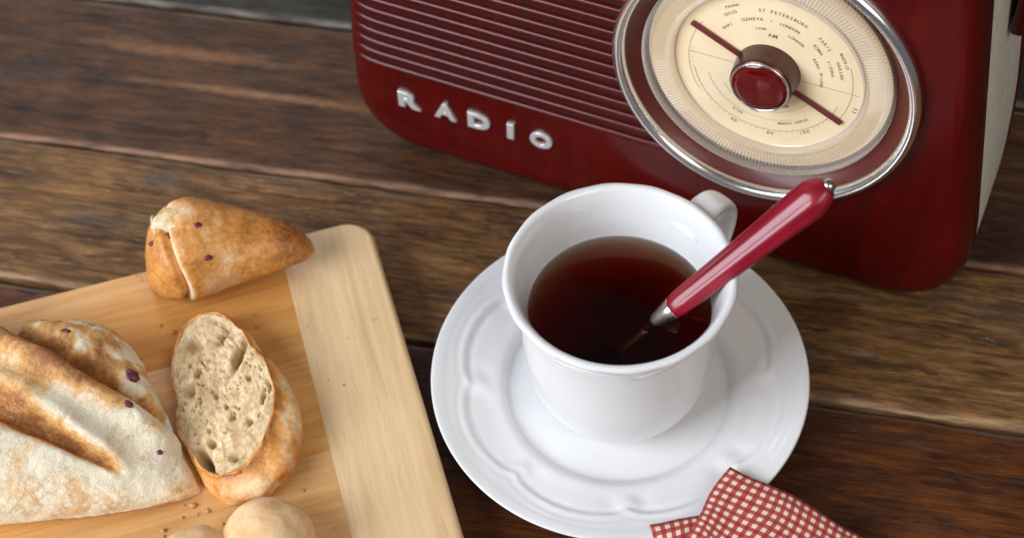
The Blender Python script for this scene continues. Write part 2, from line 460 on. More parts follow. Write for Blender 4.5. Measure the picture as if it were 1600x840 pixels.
# ---------------------------------------------------------------- tea
m, nt, b = mat_new('tea_liquid'); M_tea = m
out = nt.nodes['Material Output']; nt.nodes.remove(b)
tr = N(nt, 'ShaderNodeBsdfTransparent'); gl = N(nt, 'ShaderNodeBsdfGlossy'); gl.inputs['Roughness'].default_value = .02
fr = N(nt, 'ShaderNodeFresnel'); fr.inputs['IOR'].default_value = 1.34
mx = N(nt, 'ShaderNodeMixShader')
nt.links.new(fr.outputs[0], mx.inputs[0]); nt.links.new(tr.outputs[0], mx.inputs[1]); nt.links.new(gl.outputs[0], mx.inputs[2])
nt.links.new(mx.outputs[0], out.inputs['Surface'])
va = N(nt, 'ShaderNodeVolumeAbsorption'); va.inputs['Color'].default_value = (.84, .44, .10, 1); va.inputs['Density'].default_value = 150
nt.links.new(va.outputs[0], out.inputs['Volume'])
TZ = 5.5
tp = [(r, z) for r, z in inner if z < TZ - .02]
rr = 3.61
prof = [(0.001, TZ), (rr * .6, TZ), (rr - .12, TZ), (rr - .04, TZ + .01), (rr, TZ + .02)] + [(r + .006, z - .006) for r, z in tp]
V, F = lathe(prof, 128)
tea = obj('tea', V, F, M_tea); tea.location = cup.location.copy()
tag(tea, 'dark red-brown tea filling the white cup to below its lip', 'tea')

# ---------------------------------------------------------------- spoon
A = Vector((5.93, -7.555, 6.59)); E = Vector((11.68, -6.42, 12.10))
ax = (E - A).normalized(); side = ax.cross(Vector((0, 0, 1))).normalized(); upv = side.cross(ax).normalized()
sm = Matrix((ax, side * -1, upv)).transposed().to_4x4(); sm.translation = A * CM
spoon = thing('spoon', 'teaspoon with a glossy crimson handle leaning out of the tea', 'spoon', mat=sm)
M_pl, nt, b = mat_new('crimson_plastic')
pn = noi(nt, coords(nt, (.5, 3, 3)), 1.0, 3, .5)
nt.links.new(ramp(nt, pn, [(.3, (.19, .001, .010)), (.7, (.31, .003, .020))]), b.inputs['Base Color'])
b.inputs['Roughness'].default_value = .36; b.inputs['Coat Weight'].default_value = .28; b.inputs['Coat Roughness'].default_value = .08
b.inputs['Subsurface Weight'].default_value = .1; b.inputs['Subsurface Radius'].default_value = (.003, .0005, .0005); b.inputs['Subsurface Scale'].default_value = 1
M_steel = simple('worn_steel', (.62, .60, .57), .24, 1.0)
L = (E - A).length
st = [(.18, .36), (.30, .41), (.6, .44), (1.6, .455), (3.2, .50), (5.0, .56), (6.2, .61), (6.7, .63), (7.05, .61), (7.35, .51), (7.55, .40), (7.64, .33)]
st = smooth_prof(st, 4)
rs = []
for (x, r) in st:
    ring = []
    for j in range(48):
        a = 2 * PI * j / 48
        fl = 1 + .085 * (abs(math.cos(4 * a)) - .6) * (1 if .5 < x < 7.1 else .3)      # eight soft facets
        ring.append((x * L / 7.7, r * 1.22 * fl * math.cos(a), r * 1.0 * fl * math.sin(a)))
    rs.append(ring)
V, F = rings(rs, True, True, True)
obj('handle', V, F, M_pl, spoon)
rs = []
for (x, r) in smooth_prof([(-1.3, .14), (-1.0, .20), (-.75, .30), (-.5, .37), (-.3, .41), (-.05, .455), (.17, .47), (.24, .45), (.27, .3)], 4):
    rs.append([(x, r * math.cos(2 * PI * j / 24), r * .85 * math.sin(2 * PI * j / 24)) for j in range(24)])
V, F = rings(rs, True, True, True)
obj('ferrule', V, F, M_steel, spoon)
rs = []
for (x, r) in [(L - .15, .26), (L - .02, .28), (L + .10, .25), (L + .18, .15), (L + .20, .03)]:
    rs.append([(x, r * math.cos(2 * PI * j / 16), r * math.sin(2 * PI * j / 16)) for j in range(16)])
V, F = rings(rs, True, True, True)
obj('end_pin', V, F, M_steel, spoon)
# neck and bowl under the tea
nk = [(-1.2 - .25 * i, .0, -.02 * i) for i in range(8)]
V1, F1 = tube(nk, [.15 - .002 * i for i in range(8)], 12, flat=(1.2, .6))
bowl = []
nb = 20
for i in range(nb + 1):
    u = i / nb; x = -2.8 - 3.8 * u
    hw = 1.25 * math.sin(PI * min(1, u * .93 + .05)) ** .75 * (.75 + .35 * u) if u < 1 else .12
    ring = []
    for j in range(17):
        s = -1 + 2 * j / 16; ring.append((x, s * hw, -.15 - .55 * (1 - s * s) * math.sin(PI * u) ** .6))
    for j in range(17):
        s = 1 - 2 * j / 16; ring.append((x, s * hw, -.10 - .55 * (1 - s * s) * math.sin(PI * u) ** .6))
    bowl.append(ring)
V2, F2 = rings(bowl, True, True, True)
V, F = merge((V1, F1), (V2, F2))
obj('bowl', V, F, simple('dull_steel', (.30, .28, .25), .55, 1.0), spoon)

# ---------------------------------------------------------------- radio
h = Vector((0.88761496, -0.46058624, 0)); n = Vector((-0.4597627, -0.88602788, 0.05977336)); v = Vector((0.02753079, 0.05305573, 0.99821197))
c0 = Vector((10.39143252, 0.33742508, 10.23217552))
rm = Matrix((h, -n, v)).transposed().to_4x4(); rm.translation = (c0 - v * 10) * CM
radio = thing('retro_radio', 'glossy dark red retro radio with a round cream dial and ribbed grille', 'radio', mat=rm)
M_red, nt, b = mat_new('dark_red_lacquer')
g = noi(nt, coords(nt, (1.5, 1.5, .12)), 1.0, 5, .6, .4); g2 = noi(nt, coords(nt, (.15, .5, 3)), 1.0, 4, .6)
c = ramp(nt, mth(nt, 'ADD', mth(nt, 'MULTIPLY', g, .6), mth(nt, 'MULTIPLY', g2, .4)), [(.35, (.050, .0007, .0004)), (.65, (.092, .0016, .0007))])
nt.links.new(c, b.inputs['Base Color']); b.inputs['Roughness'].default_value = .42; b.inputs['Specular IOR Level'].default_value = .15
b.inputs['Coat Weight'].default_value = .4; b.inputs['Coat Roughness'].default_value = .12
bump(nt, b, g2, .08, .02)
M_cream, nt, b = mat_new('cream_leatherette')
nt.links.new(ramp(nt, noi(nt, coords(nt), 2, 4), [(.3, (.55, .52, .44)), (.7, (.66, .63, .55))]), b.inputs['Base Color'])
b.inputs['Roughness'].default_value = .5
bump(nt, b, noi(nt, coords(nt), 14, 3), .3, .03)
M_chrome = simple('chrome', (.88, .88, .88), .20, 1.0)
M_chrome2 = simple('brushed_chrome', (.75, .72, .68), .22, 1.0)
M_dark = simple('rubber_black', (.012, .006, .006), .5)  # plain black of the rubber feet

def radio_outline(ins=0.0, dr=0.0, dl=0.0, n_=10):
    """closed outline in (x,z), counter-clockwise; ins = inset"""
    zb, zt = 0.0 + ins, 20.6 - ins
    def xr(z): return 9.62 - .16 * max(0, z - 4) + dr * sstep(2, 9, z) - ins * 1.0
    def xl(z): return -19.2 + .055 * max(0, z - 4) - dl + ins * 1.0
    P = []
    R = max(.4, 3.3 - ins)
    def arc(cx, cz, rx, rz, a0, a1, m_=n_):
        for i in range(m_ + 1):
            a = lerp(a0, a1, i / m_)
            ca, sa = math.cos(a), math.sin(a)
            P.append((cx + rx * math.copysign(abs(ca) ** .92, ca), cz + rz * math.copysign(abs(sa) ** .92, sa)))
    arc(xr(zb + 3.6) - R, zb + 3.6, R, 3.6, -PI / 2, 0)
    for k in range(1, 12): z = lerp(zb + 3.6, zt - 2.6, k / 12); P.append((xr(z), z))
    arc(xr(zt - 2.6) - R, zt - 2.6, R, 2.6, 0, PI / 2)
    for k in range(1, 40): P.append((lerp(xr(zt - 2.6) - R, xl(zt - 2.6) + R, k / 40), zt))
    arc(xl(zt - 2.6) + R, zt - 2.6, R, 2.6, PI / 2, PI)
    for k in range(1, 12): z = lerp(zt - 2.6, zb + 3.2, k / 12); P.append((xl(z), z))
    arc(xl(zb + 3.2) + R, zb + 3.2, R, 3.2, PI, 1.5 * PI)
    x0_, x1_ = P[-1][0], P[0][0]
    for k in range(1, 40): P.append((lerp(x0_, x1_, k / 40), zb))
    return P
rs = []
for (y, ins) in [(.25, 1.3), (.02, .95), (.0, .80), (.05, .55), (.2, .28), (.45, .09), (.8, .0), (1.5, .0), (1.58, .06), (1.6, .2)]:
    rs.append([(x, y, z) for x, z in radio_outline(ins)])
HX, HZ, HR = .10, 10.5, 5.93
hole_ring = []; mid_ring = []
for (x, y, z) in rs[1]:
    a = math.atan2(z - HZ, x - HX)
    hole_ring.append((HX + HR * math.cos(a), 0.0, HZ + HR * math.sin(a)))
    mid_ring.append((HX + (HR + .3) * math.cos(a), 0.0, HZ + (HR + .3) * math.sin(a)))
rs[0] = mid_ring; rs = [[(x, .6, z) for x, y, z in hole_ring], hole_ring] + rs
V, F = rings(rs, True)
nr = len(rs[0])
used = sorted({i for f in F for i in f}); mp_ = {o: i for i, o in enumerate(used)}
V = [V[i] for i in used]; F = [tuple(mp_[i] for i in f) for f in F]
obj('front_panel', V, F, M_red, radio, sharp=35)
rs = [[(x, y, z) for x, z in radio_outline(i_, dr_)] for (y, i_, dr_) in [(1.55, .5, 0), (1.62, .12, .0), (1.8, .04, .05), (3.5, .05, .20), (6.4, .10, .40), (6.6, .14, .40)]]
V, F = rings(rs, True, True, True); obj('case', V, F, M_cream, radio, sharp=35)
rs = [[(x, y, z) for x, z in radio_outline(i_, .42)] for (y, i_) in [(6.55, .3), (6.62, .06), (7.1, .08), (7.25, .25), (7.3, .5)]]
V, F = rings(rs, True, True, True); obj('back_panel', V, F, M_red, radio, sharp=35)
# handle with its side brackets
for sx in (1, -1):
    xs = 8.45 if sx > 0 else -18.75
    V, F = box(xs + (0 if sx > 0 else -.55), xs + (.55 if sx > 0 else 0), 3.6, 6.2, 12.7, 22.0, .18, 3)
    obj('handle_bracket', V, F, M_red, radio, sharp=40)
V, F = box(-19.3, 9.0, 3.7, 6.1, 22.03, 23.0, .3, 3); obj('carrying_handle', V, F, M_red, radio, sharp=40)
for fx in (-14.5, 5.0):
    for fy in (1.6, 6.0):
        V, F = lathe([(0.001, .3), (.55, .3), (.6, .2), (.6, -.12), (.5, -.2), (0.001, -.2)], 24)
        V = [(x + fx, y + fy, z) for x, y, z in V]; obj('rubber_foot', V, F, M_dark, radio)

# grille ribs: rounded ribs that wrap round the left edge and stop at the dial ring
DCX, DCZ = .10, 10.5
zr = 5.25; k = 0
while zr < 18.2:
    dz = zr - DCZ
    xe = DCX - math.sqrt(max(0, 6.12 ** 2 - dz * dz)) if abs(dz) < 6.1 else DCX - 1.0
    xl = -19.2 + .055 * max(0, zr - 4)
    path = [(xl + .02, .85), (xl + .03, .62), (xl + .10, .42), (xl + .26, .22), (xl + .52, .06), (xl + .82, .005)]
    m_ = 26
    path += [(lerp(xl + 1.15, xe, i / m_), 0.0) for i in range(m_ + 1)]
    rs = []
    for i, (x, y) in enumerate(path):
        a, b2 = path[max(i - 1, 0)], path[min(i + 1, len(path) - 1)]
        t = Vector((b2[0] - a[0], b2[1] - a[1])).normalized(); nx_, ny_ = t.y, -t.x
        wrap = sstep(0, 4, i); hgt = .08 + .16 * sstep(4, 7, i)
        ring = []
        for q in range(9):
            an = PI * q / 8; off = -.02 + hgt * math.sin(an) ** .8
            ring.append((x + nx_ * off, y + ny_ * off, zr - .185 * math.cos(an)))
        rs.append(ring)
    V, F = rings(rs, True, True, True); obj('grille_rib', V, F, M_red, radio, sharp=60)
    zr += .618; k += 1
# thin sheet behind the ribs, coloured dark for the shade in the gaps
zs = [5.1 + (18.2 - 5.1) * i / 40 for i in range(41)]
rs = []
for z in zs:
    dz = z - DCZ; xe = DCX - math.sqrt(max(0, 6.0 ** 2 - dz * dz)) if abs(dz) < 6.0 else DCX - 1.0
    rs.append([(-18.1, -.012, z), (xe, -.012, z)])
V, F = rings(rs, False); obj('grille_shade_sheet', V, F, simple('grille_gap_shade', (.030, .002, .002), .5), radio, smooth=False)

# dial: chrome ring, dish, clear knurled bezel, scale disc, pointer, hub
def yl(prof, n_=128, fn=None, **kw):
    """lathe about the dial's own axis: prof = (radius, y)"""
    V, F = lathe(prof, n_, fn, **kw)
    return [(x + DCX, z, y + DCZ) for x, y, z in V], F
def circ_prof(r0, y0, a, b2, n_=14): return [(r0 + a * math.cos(2 * PI * i / n_), y0 + b2 * math.sin(2 * PI * i / n_)) for i in range(n_)]
V, F = yl([(6.33, .05), (6.34, -.20), (6.30, -.36), (6.20, -.48), (6.08, -.52), (5.94, -.47), (5.84, -.34), (5.80, -.2), (5.80, .0)], 160)
obj('chrome_ring', V, F, M_chrome, radio)
M_dish = simple('brown_red_dish', (.10, .012, .008), .42, 0, .1, coat_rough=.12)
V, F = yl(smooth_prof([(5.90, -.32), (5.75, -.05), (5.5, .25), (5.2, .5), (4.9, .68), (.001, .70)], 4), 128); obj('dial_dish', V, F, M_dish, radio)
m, nt, b = mat_new('dial_paper_cream'); M_paper = m
nt.links.new(ramp(nt, noi(nt, coords(nt), .5, 3), [(.3, (.88, .68, .42)), (.7, (.94, .77, .51))]), b.inputs['Base Color']); b.inputs['Roughness'].default_value = .45
V, F = yl([(5.02, .66), (5.02, .52), (4.95, .50), (.001, .50)], 128); obj('scale_disc', V, F, M_paper, radio, sharp=40)
m, nt, b = mat_new('clear_plastic'); M_clear = m
out = nt.nodes['Material Output']
tr = N(nt, 'ShaderNodeBsdfTransparent'); tr.inputs[0].default_value = (.93, .90, .86, 1)
b.inputs['Base Color'].default_value = (.78, .72, .64, 1); b.inputs['Roughness'].default_value = .12
b.inputs['Specular IOR Level'].default_value = .8
mx = N(nt, 'ShaderNodeMixShader')
lw = N(nt, 'ShaderNodeLayerWeight'); lw.inputs['Blend'].default_value = .45
f_ = mth(nt, 'ADD', mth(nt, 'MULTIPLY', lw.outputs['Facing'], .55), .13, clamp=True)
nt.links.new(f_, mx.inputs[0]); nt.links.new(tr.outputs[0], mx.inputs[1]); nt.links.new(b.outputs[0], mx.inputs[2])
nt.links.new(mx.outputs[0], out.inputs['Surface'])
def knurl(r, z, a):
    if r > 4.1 and z < .44:
        k_ = round(a * 200 / (2 * PI) * 2) % 2
        if 4.15 < r < 4.75: z = z + (.06 if k_ else -.0)
        if r > 4.9: r = r - (.05 if k_ else 0)
    return r, z
V, F = yl([(5.20, .48), (5.21, .10), (5.15, .02), (5.05, -.02), (4.95, .00), (4.80, .08), (4.74, .10), (4.55, .12), (4.20, .18), (4.10, .14), (4.00, .13), (3.93, .18), (3.90, .30), (3.90, .46)], 400, knurl)
obj('clear_bezel', V, F, M_clear, radio, sharp=30)
# thin bright line where the clear ring meets the disc
V, F = yl(circ_prof(3.92, .47, .035, .03), 128, closed_prof=True); obj('bezel_edge', V, F, simple('pale_edge', (.70, .66, .62), .15, .3), radio)
# hub and cap
M_hub = simple('brown_hub', (.075, .026, .020), .25, .4, .2)
V, F = yl(smooth_prof([(1.36, .49), (1.33, .1), (1.30, -.25), (1.27, -.42), (1.20, -.50)], 4) + [(.001, -.50)], 96); obj('hub', V, F, M_hub, radio, sharp=35)
V, F = yl([(1.20, -.46), (1.21, -.52), (1.18, -.56), (1.14, -.56), (1.12, -.50)], 96); obj('cap_ring', V, F, M_chrome2, radio)
M_cap = simple('glossy_red_cap', (.11, .002, .0015), .12, 0, .3)
V, F = yl([(1.13, -.50), (1.10, -.56), (.9, -.60), (.5, -.63), (.001, -.64)], 96); obj('hub_cap', V, F, M_cap, radio)
pa = math.atan2(-3.1, 6.5)
M_ptr = simple('pointer_brown', (.14, .022, .020), .4)
for s in (1, -1):
    V, F = box(1.30, 3.62, .36, .44, -.13, .13, .03, 2)
    ca, sa = math.cos(pa + (PI if s < 0 else 0)), math.sin(pa + (PI if s < 0 else 0))
    V = [(DCX + x * ca - z * sa, y, DCZ + x * sa + z * ca) for x, y, z in V]; obj('pointer_arm', V, F, M_ptr, radio, sharp=40)
# printed scale: circles, lines, lettering (flat print as thin sheets 0.1 mm over the disc)
M_ink = simple('scale_ink', (.27, .18, .11), .6)
M_ink2 = simple('scale_ink_faint', (.52, .39, .25), .6)
def ringsheet(r, wd, a0, a1, y=.492, n_=90):
    rs = []
    for i in range(n_ + 1):
        a = math.radians(lerp(a0, a1, i / n_)); rs.append([(DCX + q * math.cos(a), y, DCZ + q * math.sin(a)) for q in (r - wd, r + wd)])
    return rings(rs, False)
def linesheet(x0, z0, x1, z1, wd, y=.492):
    d = Vector((x1 - x0, z1 - z0)).normalized(); nx_, nz_ = -d.y * wd, d.x * wd
    return [(DCX + x0 + nx_, y, DCZ + z0 + nz_), (DCX + x0 - nx_, y, DCZ + z0 - nz_), (DCX + x1 - nx_, y, DCZ + z1 - nz_), (DCX + x1 + nx_, y, DCZ + z1 + nz_)], [(0, 1, 2, 3)]
pr = [ringsheet(3.45, .018, -25, 22, .491), ringsheet(3.3, .015, 150, 215, .491), ringsheet(3.1, .018, 195, 345, .491), ringsheet(2.55, .012, 200, 300, .491), ringsheet(2.1, .012, 215, 330, .491),
      linesheet(-3.3, 0, -1.4, 0, .018), linesheet(1.4, 0, 3.75, 0, .018)]
for i in range(36):
    a = math.radians(-24 + 200 + i * 4.6)
    pr.append(linesheet(3.1 * math.cos(a), 3.1 * math.sin(a), 3.22 * math.cos(a), 3.22 * math.sin(a), .012, .4905))
V, F = merge(*pr); obj('scale_lines', V, F, M_ink2, radio, smooth=False)
def glyph(ch, size, extrude=0.0, offset=0.0, bevel=0.0):
    cu = bpy.data.curves.new('t', 'FONT'); cu.body = ch; cu.size = size; cu.align_x = 'CENTER'
    cu.extrude = extrude; cu.offset = offset; cu.bevel_depth = bevel; cu.bevel_resolution = 2; cu.resolution_u = 4
    o = bpy.data.objects.new('t', cu); COL.objects.link(o)
    dg = bpy.context.evaluated_depsgraph_get(); me = bpy.data.meshes.new_from_object(o.evaluated_get(dg))
    V = [tuple(q.co) for q in me.vertices]; F = [tuple(p.vertices) for p in me.polygons]
    bpy.data.objects.remove(o); bpy.data.curves.remove(cu); bpy.data.meshes.remove(me)
    return V, F
GC = {}
def arc_text(txt, r, amid, size, sp=.74, flip=False):
    parts = []
    wtot = len(txt) * size * sp; da = size * sp / r
    a = math.radians(amid) + (len(txt) - 1) / 2 * da * (-1 if flip else 1)
    for ch in txt:
        if ch != ' ':
            if (ch, size) not in GC: GC[(ch, size)] = glyph(ch, size, 0, .004)
            V, F = GC[(ch, size)]
            th = a - PI / 2 + (PI if flip else 0)
            ca, sa = math.cos(th), math.sin(th)
            cx, cz = DCX + r * math.cos(a), DCZ + r * math.sin(a)
            parts.append(([(cx + x * ca - z * sa, .489, cz + x * sa + z * ca) for x, z, _ in V], F))
        a += da * (1 if flip else -1)
    return parts
T = []
T += arc_text('AM', 1.78, 90, .27)
T += arc_text('LYON', 2.08, 104, .15) + arc_text('LONDON', 2.10, 64, .17)
T += arc_text('GENEVA', 2.52, 110, .20) + arc_text('LONDON', 2.50, 76, .19) + arc_text('-', 2.5, 93, .3)
T += arc_text('ST PETERSBURG', 2.95, 84, .21) + arc_text('OSLO', 2.95, 126, .19)
T += arc_text('PARIS', 2.90, 46, .20) + arc_text('ROMA', 2.50, 44, .19) + arc_text('VIENNA', 2.60, 22, .18) + arc_text('WARSAW', 2.95, 20, .19)
T += arc_text('BERN', 2.10, 30, .17) + arc_text('MILANO', 2.15, 8, .16) + arc_text('MADRID', 3.25, 28, .18)
T += arc_text('PRAHA', 3.25, 122, .17) + arc_text('BARI', 2.5, 136, .17)
T += arc_text('60', 3.35, 250, .22, flip=True) + arc_text('80', 3.35, 278, .22, flip=True) + arc_text('100', 3.32, 305, .22, flip=True) + arc_text('53', 3.68, -12, .24)
T += arc_text('MONTE CARLO', 2.75, 300, .17, flip=True) + arc_text('RIGA', 2.75, 248, .17, flip=True) + arc_text('KHZ', 2.3, 262, .17, flip=True) + arc_text('FM', 1.9, 300, .2, flip=True)
V, F = merge(*T); obj('scale_lettering', V, F, M_ink, radio, smooth=False)
# knob-dust glass over the dial: a thin clear window
# chrome letters R A D I O
M_letter = simple('silver_letter', (.78, .77, .75), .28, .55)
def block_letter(ch):
    V, F = glyph(ch, 1.0, .09, .022, .035)
    xs = [p[0] for p in V]; ys = [p[1] for p in V]
    return V, F, min(xs), max(xs), min(ys), max(ys)
for ch, x, wd in (('R', -16.15, 1.12), ('A', -14.32, 1.12), ('D', -12.62, 1.12), ('I', -11.05, .34), ('O', -9.55, 1.10)):
    V, F, x0, x1, y0, y1 = block_letter(ch)
    sx = wd / (x1 - x0); sz = .92 / (y1 - y0)
    V = [(x + .05 + (a - (x0 + x1) / 2) * sx, -.05 - c_ * .8, 3.42 + (b2 - (y0 + y1) / 2) * sz) for a, b2, c_ in V]
    obj('letter', V, F, M_letter, radio, sharp=35)

# ---------------------------------------------------------------- bread
def displaced(rs, amp_fn):
    """push every vertex of a closed ring surface along its normal by amp_fn(i,j,p)"""
    V, F = rings(rs, True)
    me = bpy.data.meshes.new('tmp'); me.from_pydata(V, [], F); me.update()
    ns = [Vector(q.vector) for q in me.vertex_normals]; n_ = len(rs[0])
    cen = sum((Vector(p) for p in V), Vector()) / len(V)
    s = sum((1 if (Vector(p) - cen).dot(q) > 0 else -1) for p, q in zip(V[::7], ns[::7]))
    sg = 1 if s > 0 else -1
    out = []
    for k_, (p, q) in enumerate(zip(V, ns)):
        out.append(tuple(Vector(p) + q * sg * amp_fn(k_ // n_, k_ % n_, p)))
    bpy.data.meshes.remove(me)
    return out

BZ = BT + .12
# --- big loaf, tip towards the slice
tipx, tipy = -12.95, -11.35
la = math.atan2(.44, -.90)
loaf = thing('bread_loaf', 'large floury bread loaf with a deep score and berry pieces, at the left', 'bread', (tipx, tipy, BZ), la)
NS, NT = 200, 160
LL = 17.0
def wback(s):
    K = [(0, .05), (1.2, 1.0), (3, 2.6), (5, 4.1), (6.2, 4.75), (7.4, 4.65), (9.6, 3.7), (11, 2.6), (14, 2.3), (16, 1.6), (17.1, .05)]
    for (a, wa), (b_, wb) in zip(K, K[1:]):
        if s <= b_: return lerp(wa, wb, (s - a) / (b_ - a))
    return .05
def wprof(u, k=.78):
    s = u * LL
    a = min(1, s / 7.5); return 5.0 * (a ** k) * (1 if s < 12 else math.sqrt(max(0.0, 1 - ((s - 12) / 5.05) ** 2)))
rs = []; tt = []
SI = [(.5 - .5 * math.cos(PI * i / NS)) if False else (i / NS) ** 1.35 for i in range(NS + 1)]
for u in SI:
    s = u * LL; wv = max(.03, wprof(u)); hh = max(.03, 3.9 * min(1, (s / 7.0)) ** .66 * (1 if s < 12 else math.sqrt(max(0.0, 1 - ((s - 12) / 5.05) ** 2))))
    ring = []
    for j in range(NT):
        a = 2 * PI * j / NT
        ca, sa = math.cos(a), math.sin(a)
        if sa >= 0: z = hh * .28 + hh * .72 * sa ** .85
        else: z = hh * .28 + hh * .28 * math.copysign(abs(sa) ** .6, sa)
        ring.append((s, (wv if ca > 0 else wback(s)) * math.copysign(abs(ca) ** .82, ca), z))
    rs.append(ring)
toast = []
# in this frame +y is the far/right side when rotated by la; the camera side is +y reversed
def loaf_fields(s, t, z):
    """t>0 is the camera side. returns displacement and toast"""
    sc1 = 1.05 + .16 * nz(s * .5, 0, 1); w1 = .15 + .07 * min(5, max(0, s - 2.2))
    in1 = sstep(2.0, 3.4, s) * (z > 1.0)
    g1 = math.exp(-abs((t - sc1) / w1) ** 3.2) * in1
    lip1 = math.exp(-((t - sc1 + w1 * 1.9) / (.45)) ** 2) * in1
    sc2 = -1.55 - .11 * s + .25 * nz(s * .45, 3, 1); w2 = .17 + .03 * s
    in2 = sstep(.9, 2.2, s) * (z > .8)
    g2 = math.exp(-((t - sc2) / w2) ** 2) * in2
    lip2 = math.exp(-((t - sc2 - .8) / .6) ** 2) * in2
    d = -1.15 * g1 * min(1, (s - 1.5) / 4) + .34 * lip1 - 1.15 * g2 + .42 * lip2
    d += .07 * fbm(s, t, z, .6, 4) + .018 * fbm(s, t, z, 3.2, 3)
    rd = 1 - abs(nz(s * .8, t * 1.6, z)) * 9
    if rd > 0: d -= .035 * rd * sstep(.45, .9, abs(t - sc1)) 
    d += (.10 * g2 + .09 * g1) * fbm(s * 1.2, t * 5, z * 3, 1.6, 3)
    d += .10 * max(0, nz(s * 2.2, t * 2.2, z * 2 + 4)) * lip2 + .12 * max(0, nz(s * 1.8, t * 2.6, z + 9)) * (t < sc2)
    tst = .24 + .56 * lip2 * sstep(1.5, 5, s) + .72 * math.exp(-abs((t - sc1 + .05) / (w1 * 1.15)) ** 3) * in1 + .5 * math.exp(-((t - sc1 - w1 * .75) / .12) ** 2) * in1
    tst += (.34 - .45 * sstep(-.05, .45, fbm(s * .9, t * 1.4, 5, 1, 4))) * (t < sc2 - .2) * in2 + .28 * sstep(2.2, 4.2, z) * sstep(4, 9, s) * (t < .8)
    tst += .22 * sstep(.5, .0, z) + .95 * g2
    tst += .34 * fbm(s, t, z, .5, 3) * (1 if t < 0 else .7) + .25 * sstep(2.3, 1.2, abs(t - 2.8)) * sstep(3.5, 1.5, z) * 0
    return d, min(tst, .86)
base = rs
def amp(i, j, p):
    s, t, z = p[0], p[1], p[2]
    if z < .35: return 0
    d, tst = loaf_fields(s, t, z)
    return d
V = displaced(rs, amp)
for ring in rs:
    for p in ring:
        d, tst = loaf_fields(p[0], p[1], p[2]); toast.append(max(0, min(1, tst)))
_, F = rings(rs, True, False, True)
M_crust = bread_crust('floury_crust', (.93, .83, .63), (.78, .42, .13), (.38, .14, .04), 1.0)
obj('crust', [(x, y, max(z, .0)) for x, y, z in V], F, M_crust, loaf, attr={'toast': toast})
def berry(parent, x, y, z, r, seed, col=None):
    rs = []
    for i in range(9):
        ph = PI * i / 8; ring = []
        for j in range(12):
            th = 2 * PI * j / 12; dx, dy, dz = math.sin(ph) * math.cos(th), math.sin(ph) * math.sin(th), math.cos(ph)
            q = r * (1 + .25 * nz(dx * 1.5 + seed, dy * 1.5, dz * 1.5)); ring.append((x + q * dx * 1.25, y + q * dy * .9, z + q * dz * .7))
        rs.append(ring)
    V, F = rings(rs, True); obj('berry', V, F, M_berry, parent)
M_berry = simple('dried_berry', (.13, .018, .035), .42)

from mathutils.bvhtree import BVHTree
def drop(o, x, y, top=30):
    me = o.data; bv = BVHTree.FromPolygons([q.co for q in me.vertices], [tuple(p.vertices) for p in me.polygons])
    r = bv.ray_cast(Vector((x * CM, y * CM, top * CM)), Vector((0, 0, -1)))
    return r[0].z / CM if r[0] is not None else None
lo = [o for o in loaf.children][0]
for (s, t, r) in ((4.3, -2.75, .34), (3.4, -1.3, .2), (7.2, -3.1, .2), (1.7, -.35, .13)):
    z = drop(lo, s, t)
    if z: berry(loaf, s, t, z - r * .42, r, s * 3)

# --- heel of bread at the board's far edge
heel = thing('bread_heel', 'golden brown end piece of bread with a pointed tip, on the far board edge', 'bread', (-15.75, -.75, BZ), math.radians(6))
rs = []; HL = 7.3
for i in range(101):
    u = i / 100; s = u * HL
    vv = max(0, (u - .30) / .70)
    e = math.sqrt(max(0, 1 - ((u - .30) / .30) ** 2)) ** .8 if u < .30 else max(0.0, (1 - .74 * vv ** 1.25)) * math.sqrt(max(0.0, 1 - vv ** 14))
    e = max(e, .02)
    hw = 2.2 * e; hh = 3.95 * max(.02, e) ** .9
    if u > .3: hh = 3.95 * max(.02, e)
    zc = .75 * vv
    ring = []
    for j in range(110):
        a = 2 * PI * j / 110; ca, sa = math.cos(a), math.sin(a)
        z = hh * .42 + hh * (.58 if sa > 0 else .42) * math.copysign(abs(sa) ** .9, sa)
        ring.append((s, hw * math.copysign(abs(ca) ** .92, ca) - .25 * sstep(.5, 1, u), z + zc))
    rs.append(ring)
def heel_f(s, t, z):
    th = math.atan2(z - 1.6, -t)            # front is -t
    seam = 1.35 + .5 * math.sin(z * .8) ; in_ = (t < 1.0)
    g = math.exp(-((s - seam) / .13) ** 2) * sstep(-2.6, -1.2, -abs(t + .8))
    flap = math.exp(-(((s - 2.3) / 1.0) ** 2 + ((t - .5) / .8) ** 2)) * (z > 2.4)
    tear = math.exp(-((z - 3.15 + .12 * (s - 1.5)) / .10) ** 2) * sstep(1.4, 1.8, s) * (1 - sstep(2.6, 3.4, s)) * (t < .6)
    for (s0, t0, z0_, r0, a0) in ((.95, .35, 2.9, .22, .42), (1.9, .75, 3.4, .32, .38), (1.5, -.2, 3.2, .25, -.25)):
        d0 = math.sqrt((s - s0) ** 2 + (t - t0) ** 2 + (z - z0_) ** 2 * .5); dd_ = a0 * math.exp(-(d0 / r0) ** 2)
        spk = dd_ if 's' else 0; flap += spk * 1.6
    d = -.34 * g + .22 * flap - .0 * tear + .07 * fbm(s, t, z, .5, 3) + .012 * fbm(s, t, z, 2.6, 3)
    lowl = sstep(1.6, .4, z) * (1 - sstep(1, 2.6, s))
    tst = .66 + .16 * sstep(4.5, 6.8, s) + .30 * lowl - .34 * flap - .55 * math.exp(-((s - seam - .15) / .16) ** 2) * (z > .6) + .12 * fbm(s, t, z, .5)
    tst -= .18 * math.exp(-(((s - 3.4) / 1.2) ** 2 + ((z - 2.0) / .9) ** 2)) * (t < 0)
    return d, tst
V = displaced(rs, lambda i, j, p: heel_f(*p)[0] if p[2] > .3 else 0)
toast = [max(0, min(1, heel_f(*p)[1])) for r in rs for p in r]
